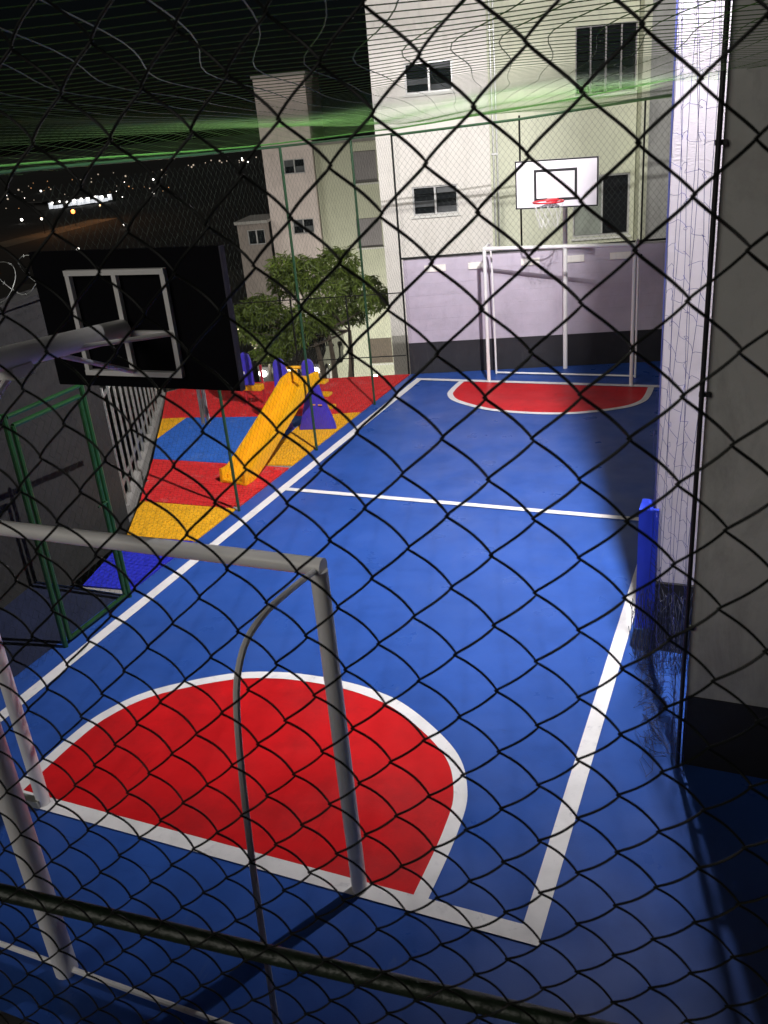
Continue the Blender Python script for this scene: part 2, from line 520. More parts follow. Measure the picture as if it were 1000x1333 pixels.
# fence on top of the far wall
ff = thing('mesh_fence', 'tall wire mesh fence on top of the lilac wall below the net', 'fence', W(0,.1,1.79))
for s in (-.03, 1.82, 3.58, 5.4):
    zt = 3.60+.05*max(s,0)
    z0 = 0.0 if s < 0 else 1.60
    of = .1 if s > 0 else .0
    MB().tube([W(s,of if s<0 else -.02,z0), W(s,of,1.8), W(s,of,zt)], .016 if s<0 else .014, 8).build('post', 'wire_dark', ff, smooth=True)
MB().tube([W(-.03,.06,1.815), W(5.4,.06,1.84)], .016, 8).build('rail', 'wire_dark', ff, smooth=True)
MB().tube([W(-.03,.08,3.58), W(1.8,.08,3.64), W(5.4,.08,3.87)], .018, 8).build('rail', 'green_steel', ff, smooth=True)
tag(chain_panel(0, 5.4, 1.83, 3.62, lambda u,z: W(u,.1,z + .03*(u/1.8)*(z-1.8)), .085, .052, .0017).build('wire_mesh', 'wire_green', ff), kind='stuff')

# low fence along the back of the playground
lf = thing('low_mesh_fence', 'low wire mesh fence along the back edge of the playground', 'fence', W(-1.9,.05,0))
for s in (-3.7,-2.8,-1.85,-.95):
    MB().tube([W(s,.05,-.3), W(s,.05,1.32)], .013, 6).build('post', 'wire_dark', lf, smooth=True)
for z in (.30, 1.30):
    MB().tube([W(-3.7,.05,z), W(-.06,.05,z)], .009, 6).build('rail', 'wire_dark', lf, smooth=True)
tag(chain_panel(-3.7, -.06, .03, 1.3, lambda u,z: W(u,.06,z), .085, .052, .0008).build('wire_mesh', 'wire_green', lf), kind='stuff')

# ------------------------------------------------------------------ side fence with gate
FX = -4.37
sf = thing('side_fence', 'green post and mesh fence between the court and the playground', 'fence', (FX,5,0))
for y in (-.9, .62, 1.576, 2.444, 4.40, 6.334, 8.25):
    top = 3.62 if y > 5 else 2.05
    MB().tube([(FX,y,0),(FX,y,top)], .022 if y < 2.5 else .017, 8).build('post', 'green_steel' if y < 2.5 else 'post_green', sf, smooth=True)
MB().tube([(FX,-.9,3.715),(FX,2.44,3.70),(FX,4.6,3.655),(FX,6.3,3.63),(FX-.04,9.87,3.60)], .014, 8).build('rail', 'post_green', sf, smooth=True)
MB().tube([(FX,-.9,2.03),(FX,1.55,2.03)], .018, 8).build('rail', 'green_steel', sf, smooth=True)
MB().tube([(FX,1.60,2.02),(FX,2.42,2.02)], .018, 8).build('rail', 'green_steel', sf, smooth=True)
MB().tube([(FX,2.47,2.02),(FX,3.35,2.02)], .018, 8).build('rail', 'green_steel', sf, smooth=True)
tag(chain_panel(2.46, 9.85, .03, 3.6, lambda u,z: V(FX+.02,u,z), .085, .052, .0008).build('wire_mesh', 'wire_green', sf), kind='stuff')
tag(chain_panel(-.9, 1.56, .03, 2.02, lambda u,z: V(FX+.02,u,z), .085, .052, .0008).build('wire_mesh', 'wire_green', sf), kind='stuff')

gate = thing('mesh_gate', 'green framed mesh gate at the near end of the side fence', 'gate', (FX,1.62,.02))
g0, g1 = 1.635, 2.385
for y in (g0, g1):
    MB().tube([(FX+.005,y,.04),(FX+.005,y,1.94)], .02, 8).build('stile', 'green_steel', gate, smooth=True)
for z in (.05, 1.94):
    MB().tube([(FX+.005,g0,z),(FX+.005,g1,z)], .02, 8).build('crossbar', 'green_steel', gate, smooth=True)
tag(chain_panel(g0, g1, .05, 1.93, lambda u,z: V(FX+.03,u,z), .085, .052, .0012).build('wire_mesh', 'wire_green', gate), kind='stuff')
MB().tube([(FX+.02,g1-.02,1.0),(FX+.07,g1-.02,1.0),(FX+.07,g1-.14,1.0)], .008, 6).build('latch', 'green_steel', gate, smooth=True)

# ------------------------------------------------------------------ left wall, razor wire, bar fence
lw = thing('boundary_wall', 'dark grey rendered wall beyond the green gate', 'wall', (-5.5,1.5,0))
MB().prism([(-5.02,-2.2,-.3),(-5.30,1.0,-.3),(-5.74,4.18,-.3),(-5.95,4.18,-.3),(-5.52,1.0,-.3),(-5.25,-2.2,-.3)], (0,0,2.82)).build('wall_body', 'dark_concrete', lw)
MB().prism([(-4.98,-2.2,2.522),(-5.26,1.0,2.522),(-5.70,4.20,2.522),(-5.99,4.20,2.522),(-5.56,1.0,2.522),(-5.29,-2.2,2.522)], (0,0,.05)).build('coping', 'dark_concrete', lw)
rz = thing('razor_wire', 'coil of razor wire on top of the dark boundary wall', 'wire', (-5.5,2.5,2.57))
path = []
N_ = 420
for i in range(N_):
    t = i/(N_-1); a = t*2*pi*13
    y = -1.0 + t*4.9
    x = -5.40 - (y-1.0)*.137 - (0 if y > 1 else -.05)
    path.append(V(x + .17*cos(a), y + .04*sin(a*2), 2.745 + .17*sin(a)))
MB().tube(path, .004, 4, cap=False).build('coil', 'galv', rz)
mbz = MB()
for i in range(0, N_, 4):
    p = path[i]; d = V(R.uniform(-1,1),R.uniform(-1,1),R.uniform(-1,1)).normalized()*.022
    e = d.orthogonal().normalized()*.008
    mbz.add([p-d, p+e, p+d, p-e], [(0,1,2,3)])
tag(mbz.build('barbs', 'galv', rz), kind='stuff')

bf = thing('bar_fence', 'grey vertical bar fence along the left border of the playground', 'fence', (-6.5,5.8,0))
b0 = V(-5.80, 4.26, 0); b1 = V(-8.25, 8.40, 0)
L_ = (b1-b0).length; bd = (b1-b0).normalized(); bn = V(-bd.y, bd.x, 0)
nb = int(L_/.36)
me_bar = None
for i in range(nb+1):
    p = b0 + bd*(i*L_/nb)
    if me_bar is None:
        o = MB().obox(V(-.022,-.012,0), (.044,0,0), (0,.024,0), (0,0,1.42)).build('bar', 'galv', None)
        me_bar = o.data
        o.parent = bf
    else:
        o = bpy.data.objects.new('bar', me_bar); COL.objects.link(o); o.parent = bf
    o.location = p + V(0,0,-.02) - bf.location
    o.rotation_euler.z = math.atan2(bd.y, bd.x) + R.uniform(-.1,.1)
for z in (.18, 1.25):
    MB().obox(b0 + bn*.014 + V(0,0,z), bd*L_, bn*.02, (0,0,.04)).build('rail', 'galv', bf)
MB().obox(b0 - bn*.05 - bd*.06 + V(0,0,-.3), bd*L_, bn*.09, (0,0,.32)).build('kerb', 'concrete', bf)

# ------------------------------------------------------------------ pillar, grey wall, pads, side net (right)
pil = thing('pillar', 'white textured concrete pillar with black base at the court edge', 'pillar', (.40,2.95,0))
MB().box((.225,2.78,.585),(.60,3.12,6.6)).build('shaft', 'pillar_paint', pil, bevel=.008)
MB().box((.222,2.777,-.02),(.603,3.123,.583)).build('base_band', 'black_paint', pil, bevel=.006)
MB().box((.212,2.80,1.20),(.2235,2.86,6.2)).build('blue_edge_strip', 'edge_blue', pil)
pad = tag(MB().prism([(.118,2.735,.20),(.252,2.735,.20),(.252,2.774,.20),(.209,2.774,.20),(.209,2.93,.20),(.118,2.93,.20)], (0,0,.97)).build('corner_pad', 'blue_pad'),
          'upright blue foam pad on the left corner of the white pillar', 'pad')
gwall = thing('grey_wall', 'grey wall with black base close by on the right', 'wall', (1.5,1.6,0))
MB().box((.580,1.54,.515),(2.6,1.72,6.6)).build('wall_body', 'grey_plaster', gwall)
MB().box((.576,1.535,-.02),(2.6,1.723,.513)).build('base_band', 'black_paint', gwall)
rwall = thing('side_wall', 'lilac wall with black base beside the court behind the pillar', 'wall', (.7,7,0))
MB().box((.62,3.13,.51),(.82,wally(.62)-.03,1.79)).build('wall_body', 'lilac', rwall)
MB().box((.617,3.13,-.02),(.823,wally(.62)-.03,.508)).build('base_band', 'black_paint', rwall)
pipe = thing('black_pipe', 'thin black vertical pipe at the edge of the grey wall', 'pipe', (.565,1.5,0))
MB().tube([(.556,1.50,0),(.560,1.50,2.2),(.568,1.50,6.2)], .013, 10).build('tube', 'black_trim', pipe, smooth=True)
for z in (1.0, 2.4, 3.6, 5.0):
    MB().box((.545,1.512,z-.012),(.60,1.533,z+.012)).build('clip', 'black_trim', pipe)
# side net: loose blue strings hanging between the pipe and the pillar
sn = thing('side_net', 'loose blue string net hanging in front of the white pillar', 'net', (.42,2.2,0))
def sm(a, b, k):
    """smooth pseudo noise"""
    return sin(a*1.7+k*2.3)*.5 + sin(a*3.9-b*2.1+k*5.1)*.3 + sin(b*4.7+a*.8+k*1.7)*.4
def net_side(f, v):
    """f 0..1 from the pipe to the pillar, v metres along the hanging net (top 5.4, floor 0, below 0 lies on the floor)"""
    base = V(.56,1.56,0).lerp(V(.235,2.68,0), f)
    if v > .0:
        g = 1 + 1.2*max(0, 1-v/.9)
        return V(base.x + .035*sm(v*1.1, f*7, 1)*g, base.y + .085*sm(v*1.3, f*9, 2)*g, max(v*(1 - .0) + .02*sm(v*3, f*8, 3), .014))
    q = -v
    sp = V(-.45,-.55,0)*q*(1-f*.8)
    return V(base.x + sp.x + .11*sm(q*6, f*8, 4), base.y + sp.y*(.3) + .16*sm(q*5, f*10, 5), .014 + .03*abs(sm(q*9, f*13, 6)))
netm = MB(); gat = MB()
NF = 8
vs_hang = [5.4 - .15*k for k in range(37)]
vs_low = [.9 - .05*k for k in range(30)]
for a in range(NF+1):
    netm.tube([net_side(a/NF, v) for v in vs_hang], .0015, 3, cap=False)
    gat.tube([net_side(a/NF, v) for v in vs_low], .0017, 3, cap=False)
for v in vs_hang[1::1]:
    netm.tube([net_side(k/24, v + .02*sin(k*.9+v*7)) for k in range(25)], .0012, 3, cap=False)
for v in vs_low:
    gat.tube([net_side(k/24, v + .012*sin(k*.9+v*7)) for k in range(25)], .0014, 3, cap=False)
# folds heaped against the foot of the pillar
for a in range(16):
    ph = a*.7
    gat.tube([V(.12 + .42*k/22 + .015*sin(k*1.1+ph), 2.60 + .12*sin(k*.55+ph) , max(.014, .30 + .26*sin(k*.8+ph*1.9) + .05*sin(k*2.3+a))) for k in range(23)], .0022, 3, cap=False)
netm.build('hanging_mesh', 'net_blue', sn)
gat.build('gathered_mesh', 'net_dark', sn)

# ------------------------------------------------------------------ flood light on the pillar
FL = V(.325, 2.44, 6.5)
AIM = V(-2.4, 9.6, .4)
fl = thing('flood_light', 'black flood light on an arm high on the white pillar', 'lamp', FL)
MB().tube([(.36,2.80,6.62),(.325,2.52,6.60)], .02, 8).build('arm', 'black_trim', fl, smooth=True)
d = (AIM-FL).normalized(); sx = d.cross(V(0,0,1)).normalized(); sy = sx.cross(d)
MB().obox(FL - d*.10 - sx*.17 - sy*.13, sx*.34, sy*.26, d*.07).build('housing', 'black_trim', fl, bevel=.008)
MB().obox(FL - d*.029 - sx*.15 - sy*.11, sx*.30, sy*.22, d*.006).build('lens', 'lamp_glow', fl)
ld = bpy.data.lights.new('flood_beam', 'SPOT')
ld.energy = 4150
ld.spot_size = radians(162)
ld.spot_blend = 1.0
ld.shadow_soft_size = .022
ld.color = (1.0, .965, .98)
lo = bpy.data.objects.new('flood_beam', ld)
COL.objects.link(lo)
lo.rotation_euler = (-d).to_track_quat('Z','Y').to_euler()
lo.parent = fl
F2 = V(-.02, 2.86, 6.55); AIM2 = W(1.3, 4, 4.6)
f2 = thing('flood_light', 'black flood light on a side arm of the pillar aimed at the building', 'lamp', F2)
MB().tube([(.225,2.95,6.45),(.0,2.93,6.45)], .02, 8).build('arm', 'black_trim', f2, smooth=True)
d = (AIM2-F2).normalized(); sx = d.cross(V(0,0,1)).normalized(); sy = sx.cross(d)
MB().obox(F2 - d*.10 - sx*.15 - sy*.11, sx*.30, sy*.22, d*.07).build('housing', 'black_trim', f2, bevel=.008)
MB().obox(F2 - d*.029 - sx*.13 - sy*.09, sx*.26, sy*.18, d*.006).build('lens', 'lamp_glow', f2)
l2 = bpy.data.lights.new('flood_beam', 'SPOT'); l2.energy = 3600; l2.spot_size = radians(56); l2.spot_blend = .7; l2.shadow_soft_size = .1
l2.color = (1.0,.97,.93)
o2 = bpy.data.objects.new('flood_beam', l2); COL.objects.link(o2); o2.rotation_euler = (-d).to_track_quat('Z','Y').to_euler(); o2.parent = f2

# ------------------------------------------------------------------ goals
def goal(label, y0, sgn, r, depth, x0, x1, hgt=2.0, grp=None):
    g = thing('goal', label, 'goal', ((x0+x1)/2, y0, 0))
    for x in (x0, x1):
        MB().tube([(x,y0,0.01),(x,y0,hgt-.02)], r, 14).build('post', 'white_steel', g, smooth=True)
    e = .0
    MB().tube([(x0-r*.6,y0,hgt),(x1+r*.6,y0,hgt)], r*.98, 14).build('crossbar', 'white_steel', g, smooth=True)
    for x in (x0, x1):
        b = sgn*depth
        pts = cr([(x,y0,hgt-.01),(x,y0+b*.25,hgt+.02),(x,y0+b*.55,hgt+.03),(x,y0+b*.74,hgt-.05),(x,y0+b*.84,hgt-.30),(x,y0+b*.92,hgt*.5),(x,y0+b*.97,.10),(x,y0+b,.03)], 5)
        MB().tube(pts, .0145, 8).build('back_stay', 'white_steel', g, smooth=True)
        if x == x0 and sgn < 0:
            MB().obox(V(x-.16, y0-.06, .012), (.17,0,0), (0,.05,0), (0,0,.05)).build('foot_plate', 'galv', g)
    MB().tube([(x0,y0+sgn*depth,.03),(x1,y0+sgn*depth,.03)], .014, 8).build('ground_bar', 'white_steel', g, smooth=True)
    return g
goal('white steel goal close to the camera with thin curved back stays', 0.0, -1, .043, .945, -3.178, -.949)
goal('white steel goal at the far end of the court before the lilac wall', GL, 1, .027, .42, -3.02, -.90, 1.98)

# ------------------------------------------------------------------ basketball hoops
def ring_net(g, cx, cy, z, sgn, parent_mat='rim_red', limp=False):
    rr = .20
    c = V(cx, cy + sgn*(.12+rr), z)
    rg = MB().tube([c + V(rr*cos(2*pi*i/28), rr*sin(2*pi*i/28), 0) for i in range(28)], .011, 8, closed=True)
    rg.obox(V(cx-.07, cy + (0 if sgn > 0 else -.13), z-.02), (.14,0,0), (0,.13,0), (0,0,.035))
    rim = rg.build('rim', parent_mat, g, smooth=True)
    if True:
        nm = MB()
        for k in range(12):
            for s in (1,-1):
                pts = []
                for i in range(9):
                    f = i/8; a = 2*pi*(k + s*f*2)/12
                    q = rr*(1-.42*f) if not limp else rr*max(.10, 1-2.6*f)*(1+.5*max(0,f-.7))
                    if limp: a += .25*sin(k*3.1+f*5)
                    pts.append(c + V(q*cos(a), q*sin(a), -.33*f))
                nm.tube(pts, .0022 if not limp else .0035, 3, cap=False)
        nm.build('rim_net', 'net_white', rim)
# far hoop
fh = thing('basketball_hoop', 'white basketball backboard with red rim above the far goal', 'hoop', (-2.0,10.43,0))
MB().tube([(-2.03,10.43,0),(-2.03,10.43,2.9)], .034, 12).build('pole', 'white_steel', fh, smooth=True)
MB().tube([(-2.03,10.43,2.62),(-1.94,9.37,2.74)], .03, 10).build('arm', 'white_steel', fh, smooth=True)
MB().tube([(-2.03,10.43,2.90),(-1.94,9.37,3.02)], .02, 10).build('arm', 'white_steel', fh, smooth=True)
bx0, bx1, bz0, bz1, by = -2.47, -1.36, 2.525, 3.14, 9.32
bo = MB().box((bx0,by,bz0),(bx1,by+.03,bz1)).build('backboard', 'white_board', fh)
t_ = .018
for a, b in (((bx0,by-.004,bz0),(bx1,by-.001,bz0+t_)), ((bx0,by-.004,bz1-t_),(bx1,by-.001,bz1)),
             ((bx0,by-.004,bz0+t_),(bx0+t_,by-.001,bz1-t_)), ((bx1-t_,by-.004,bz0+t_),(bx1,by-.001,bz1-t_))):
    MB().box(a,b).build('border_stripe', 'black_trim', bo)
ix0, ix1, iz0, iz1 = -2.215, -1.635, 2.62, 3.02
t_ = .034
for a, b in (((ix0,by-.004,iz0),(ix1,by-.001,iz0+t_)), ((ix0,by-.004,iz1-t_),(ix1,by-.001,iz1)),
             ((ix0,by-.004,iz0+t_),(ix0+t_,by-.001,iz1-t_)), ((ix1-t_,by-.004,iz0+t_),(ix1,by-.001,iz1-t_))):
    MB().box(a,b).build('target_square', 'black_trim', bo)
ring_net(fh, -1.95, by, 2.64, -1)
# near hoop, seen from behind
nh = thing('basketball_hoop', 'black backed basketball backboard seen from behind on a white pole', 'hoop', (-2.18,-.94,0))
MB().tube(cr([(-2.18,-.94,0),(-2.18,-.94,1.2),(-2.18,-.94,2.4)],3), .058, 16).build('pole', 'white_steel', nh, smooth=True)
MB().tube([(-2.18,-.94,2.4),(-2.18,-.94,3.12)], .056, 16).build('pole_top', 'white_steel', nh, smooth=True)
MB().tube([(-2.14,-.98,3.10),(-2.11,-.41,3.045),(-2.10,.385,2.985)], .052, 16).build('arm', 'white_steel', nh, smooth=True)
MB().tube([(-2.11,-.34,2.99),(-2.13,-.47,2.89),(-2.17,-.90,2.52)], .017, 8).build('brace', 'white_steel', nh, smooth=True)
MB().box((-2.16,-.40,2.955),(-2.06,-.28,3.005)).build('bracket', 'white_steel', nh)
MB().tube([(-2.08,.02,2.99),(-1.815,.395,2.965)], .012, 8).build('brace', 'white_steel', nh, smooth=True)
MB().tube([(-2.10,-.06,2.97),(-2.095,.395,2.77)], .012, 8).build('brace', 'white_steel', nh, smooth=True)
bo = MB().box((-2.62,.42,2.68),(-1.492,.45,3.365)).build('backboard', 'black_board', nh)
MB().box((-1.4915,.417,2.68),(-1.484,.453,3.365)).build('edge_trim', 'blue_dark', bo)
fr = .013
def fbar(a, b):
    a = V(*a); b = V(*b)
    mb = MB()
    if abs(a.x-b.x) > abs(a.z-b.z): mb.box((a.x,.39,a.z-fr),(b.x,.419,a.z+fr))
    else: mb.box((a.x-fr,.392,a.z+fr),(a.x+fr,.418,b.z-fr))
    mb.build('frame_bar', 'white_steel', bo)
fbar((-2.40,0,3.262),(-1.80,0,3.262)); fbar((-2.40,0,2.758),(-1.80,0,2.758))
fbar((-2.385,0,2.758),(-2.385,0,3.262)); fbar((-1.812,0,2.758),(-1.812,0,3.262)); fbar((-2.098,0,2.758),(-2.098,0,3.262))
MB().box((-2.372,.394,2.952),(-2.111,.4175,2.976)).build('frame_bar','white_steel',bo)
MB().box((-2.085,.394,2.952),(-1.825,.4175,2.976)).build('frame_bar','white_steel',bo)
ring_net(nh, -1.98, .45, 2.70, 1, 'rim_red', True)

# ------------------------------------------------------------------ playground toys
sl = thing('slide', 'yellow plastic toddler slide with blue side panels', 'slide', (-4.75,6.2,.012))
foot = V(-4.83,5.22,.05); top = V(-4.66,6.55,.78)
ax = (top-foot); ax.normalize(); sd_ = V(ax.y,-ax.x,0).normalized()
pts = cr([foot + V(-.02,-.16,.0), foot, foot.lerp(top,.14)+V(0,0,-.02), foot.lerp(top,.5)+V(0,0,-.02), foot.lerp(top,.88), top, top+V(.03,.24,.01)], 4)
def loft(prof, name, bev=0):
    n = len(prof); vv = []; fl_ = []
    for i, p in enumerate(pts):
        t = (pts[min(i+1,len(pts)-1)]-pts[max(i-1,0)]).normalized()
        nn_ = sd_.cross(t).normalized()
        for a, b in prof: vv.append(p + sd_*a + nn_*b)
    for i in range(len(pts)-1):
        for k in range(n):
            fl_.append((i*n+k, i*n+(k+1) % n, (i+1)*n+(k+1) % n, (i+1)*n+k))
    fl_.append(tuple(range(n))); fl_.append(tuple((len(pts)-1)*n+k for k in range(n)))
    return MB().add(vv, fl_).build(name, 'yellow_plastic', sl, smooth=True)
loft([(-.148,.0),(-.08,-.006),(.08,-.006),(.148,.0),(.148,-.03),(-.148,-.03)], 'chute_bed')
for sgn in (-1, 1):
    loft([(sgn*.150,-.035),(sgn*.150,.12),(sgn*.157,.135),(sgn*.183,.135),(sgn*.190,.12),(sgn*.190,-.035)], 'side_lip')
for sgn in (-1, 1):
    p = foot + sd_*sgn*.165 + V(0,-.03,-.035)
    MB().obox(p - sd_*.03 - V(0,.05,0), sd_*.06, V(0,.12,0), V(0,0,.08)).build('foot', 'yellow_plastic', sl, bevel=.01)
def fin(base0, base1, topc, topw, th, name='side_panel'):
    """upright board: base line from base0 to base1, rounded top"""
    b0_ = V(*base0); b1_ = V(*base1); tc_ = V(*topc)
    u = (b1_-b0_); u.z = 0; L0 = u.length; u.normalize()
    s0 = (tc_-b0_).dot(u); zt = tc_.z
    pol = [b0_]
    pol.append(b0_ + u*L0)
    c = cr([(L0,0,.0),(L0-.03,0,.14),(s0+topw+.07,0,zt*.52),(s0+topw,0,zt-topw*1.2)],5)
    pol = [b0_ + u*q.x + V(0,0,q.z) for q in c]
    for i in range(1,8):
        a = pi*i/8
        pol.append(b0_ + u*(s0+topw*cos(a)) + V(0,0,zt-topw*1.2+topw*1.2*sin(a)))
    pol.append(b0_ + u*(s0-topw) + V(0,0,zt-topw*1.2))
    pol.append(b0_ + u*(s0-topw-.02) + V(0,0,.4))
    pol.append(b0_)
    nrm = u.cross(V(0,0,1))
    return MB().prism(pol, nrm*th).build(name, 'blue_plastic', sl, bevel=.012, smooth=True)
fin((-4.98,7.06,.012),(-4.48,7.18,.012),(-4.77,7.1,.98),.08,.07)
fin((-5.32,7.00,.012),(-5.06,7.05,.012),(-5.17,7.08,1.0),.08,.07)
for i, z in enumerate((.22,.42,.62)):
    MB().box((-4.98,7.16+.07*(3-i),z-.02),(-4.62,7.30+.07*(3-i),z+.02)).build('step', 'yellow_plastic', sl, bevel=.008)
MB().box((-4.99,6.78,.72),(-4.62,7.02,.78)).build('platform', 'yellow_plastic', sl, bevel=.008)
MB().tube([(-5.12,7.10,.86),(-4.80,7.14,.86)], .022, 8).build('top_bar', 'yellow_plastic', sl, smooth=True)
for i in range(3):
    MB().box((-4.86+i*.1,7.045,.36),(-4.80+i*.1,7.052,.375)).build('slot', 'yellow_plastic', sl)

ty = thing('play_panel', 'blue play panel on red posts behind the slide', 'toy', (-6.1,8.0,.012))
for x, y in ((-6.34,7.92),(-6.08,8.02)):
    MB().tube([(x,y,.01),(x,y,.62)], .02, 8).build('post', 'red_steel', ty, smooth=True)
    MB().box((x-.06,y-.04,.012),(x+.06,y+.04,.03)).build('foot', 'red_steel', ty)
for x0 in (-6.56,-6.34):
    pol = [V(x0,7.86,.36)+V(q[0],q[0]*.2,q[1]) for q in [(0,0),(.2,0),(.2,.36),(.17,.46),(.1,.5),(.03,.46),(0,.36)]]
    MB().prism(pol, (.01,-.05,0)).build('panel', 'blue_plastic', ty, bevel=.01)
MB().box((-6.60,7.87,.26),(-6.04,7.99,.35)).build('seat', 'yellow_plastic', ty, bevel=.01)
for i in range(4):
    MB().box((-6.52+i*.085,7.79,.54 if i%2 else .60),(-6.48+i*.085,7.80,.58 if i%2 else .64)).build('mark', 'net_white' if i%2 else 'orange_plastic', ty)

# ------------------------------------------------------------------ main building behind the wall
def window(parent, s0, s1, z0, z1, off, mull=1, pane='glass_dark', frame='alu', rows=1, fw_=.035, dep=.05):
    f = MB()
    wbox(f, s0, s1, off-.012, off+dep, z0, z0+fw_); wbox(f, s0, s1, off-.012, off+dep, z1-fw_, z1)
    wbox(f, s0, s0+fw_, off-.012, off+dep, z0+fw_, z1-fw_); wbox(f, s1-fw_, s1, off-.012, off+dep, z0+fw_, z1-fw_)
    for i in range(mull):
        c = s0 + (s1-s0)*(i+1)/(mull+1)
        wbox(f, c-fw_*.6, c+fw_*.6, off-.010, off+dep, z0+fw_, z1-fw_)
    fo = f.build('window', frame, parent)
    for i in range(mull+1):
        a = s0 + (s1-s0)*i/(mull+1) + fw_; b = s0 + (s1-s0)*(i+1)/(mull+1) - fw_
        for j in range(rows):
            za = z0+fw_ + (z1-z0-2*fw_)*j/rows; zb = z0+fw_ + (z1-z0-2*fw_)*(j+1)/rows
            q = MB()
            tilt = R.uniform(-.012,.012) - (.02 if rows > 1 else 0)
            q.prism([W(a,off+.03+tilt,za+.006),W(b,off+.03+tilt,za+.006),W(b,off+.03+(.02 if rows>1 else 0),zb-.006),W(a,off+.03+(.02 if rows>1 else 0),zb-.006)], WN*.006)
            q.build('pane', ('glass_sheen' if (1 < rows < 6 and (i+j) % 3 == 1) else pane), fo)
    return fo

def wall_with_holes(parent, s0, s1, z0, z1, off, th, holes, matn, name='wall'):
    """facade slab with real openings"""
    xs = sorted({s0, s1, *[h_[0] for h_ in holes], *[h_[1] for h_ in holes]})
    zs = sorted({z0, z1, *[h_[2] for h_ in holes], *[h_[3] for h_ in holes]})
    mb = MB()
    vid = {}
    def vtx(i, j, k):
        if (i,j,k) not in vid:
            vid[(i,j,k)] = len(mb.v); mb.v.append(tuple(W(xs[i], off + k*th, zs[j])))
        return vid[(i,j,k)]
    def solid(i, j):
        if i < 0 or j < 0 or i >= len(xs)-1 or j >= len(zs)-1: return False
        cx = (xs[i]+xs[i+1])/2; cz = (zs[j]+zs[j+1])/2
        return not any(h_[0] < cx < h_[1] and h_[2] < cz < h_[3] for h_ in holes)
    for i in range(len(xs)-1):
        for j in range(len(zs)-1):
            if not solid(i,j): continue
            for k in (0,1):
                mb.f.append((vtx(i,j,k),vtx(i+1,j,k),vtx(i+1,j+1,k),vtx(i,j+1,k)))
            if not solid(i-1,j): mb.f.append((vtx(i,j,0),vtx(i,j+1,0),vtx(i,j+1,1),vtx(i,j,1)))
            if not solid(i+1,j): mb.f.append((vtx(i+1,j,0),vtx(i+1,j+1,0),vtx(i+1,j+1,1),vtx(i+1,j,1)))
            if not solid(i,j-1): mb.f.append((vtx(i,j,0),vtx(i+1,j,0),vtx(i+1,j,1),vtx(i,j,1)))
            if not solid(i,j+1): mb.f.append((vtx(i,j+1,0),vtx(i+1,j+1,0),vtx(i+1,j+1,1),vtx(i,j+1,1)))
    return mb.build(name, matn, parent)

mbld = thing('apartment_building', 'cream and pale green apartment building right behind the lilac wall', 'building', W(2,4.1,-1.4))
ST = 2.13
wins = [(-.13,.75,4.17,4.69),(-.13,.74,2.03,2.56),(-.13,.74,-.10,.43),(-.13,.75,6.30,6.82)]
wall_with_holes(mbld, -.75, 1.38, -1.6, 9.0, 4.0, .16, wins, 'cream')
for q in wins:
    window(mbld, *q[:2], q[2], q[3], 4.06, 1, 'glass_dark', 'alu', 4, .03)
    wbox(MB(), q[0]-.04, q[1]+.04, 3.955, 3.998, q[2]-.045, q[2]-.005).build('sill', 'white_plaster', mbld)
wbox(MB(), -.75, -.59, 4.16, 9.0, -1.6, 9.0).build('end_wall', 'white_plaster', mbld)
wbox(MB(), 1.30, 1.38, 4.16, 4.60, -1.6, 9.0).build('return_wall', 'pale_green', mbld)
wins = [(2.97,4.06,3.89,5.01),(2.93,4.00,1.36,2.49),(2.95,4.03,6.1,7.2)]
wall_with_holes(mbld, 1.382, 4.06+.02, -1.6, 9.0, 4.35, .16, [(a,b,c,d) for a,b,c,d in wins], 'pale_green')
window(mbld, 2.97, 4.06, 3.89, 5.01, 4.40, 3, 'glass_dark', 'shutter', 8, .022)
window(mbld, 2.95, 4.03, 6.1, 7.2, 4.40, 3, 'glass_dark', 'alu', 8)
wo = window(mbld, 2.93, 4.00, 1.36, 2.49, 4.40, 0, 'glass_dark', 'alu', 1)
wbox(MB(), 2.975, 3.47, 4.415, 4.428, 1.40, 2.45).build('pane', 'pane_pale', wo)
wbox(MB(), 3.47, 3.50, 4.40, 4.43, 1.40, 2.45).build('sash_rail', 'alu', wo)
wbox(MB(), 3.78, 3.96, 4.445, 4.46, 1.40, 2.45).build('curtain', 'curtain', wo)
wbox(MB(), 2.90, 4.03, 4.29, 4.345, 1.31, 1.355).build('sill', 'white_plaster', mbld)
wbox(MB(), 2.94, 4.07, 4.29, 4.345, 3.84, 3.885).build('sill', 'white_plaster', mbld)
wbox(MB(), 4.10, 4.24, 3.92, 4.6, -1.6, 9.0).build('pilaster', 'pale_green', mbld)
wbox(MB(), 4.242, 6.6, 4.0, 4.2, -1.6, 9.0).build('wall', 'grey_plaster', mbld)
for s in (1.43, 1.50):
    MB().tube([W(s,4.30,-1.2), W(s+.01,4.31,3), W(s,4.30,9)], .018, 8).build('drain_pipe', 'alu', mbld, smooth=True)
for z in (.9,3.0,5.1,7.2):
    wbox(MB(), 1.40, 1.53, 4.28, 4.345, z, z+.03).build('pipe_clip', 'alu', mbld)
wbox(MB(), -.8, 6.6, 3.9, 9.0, 9.01, 9.2).build('roof_slab', 'concrete', mbld)
wbox(MB(), -.58, 6.6, 8.8, 9.0, -1.6, 9.0).build('back_wall', 'cream', mbld)

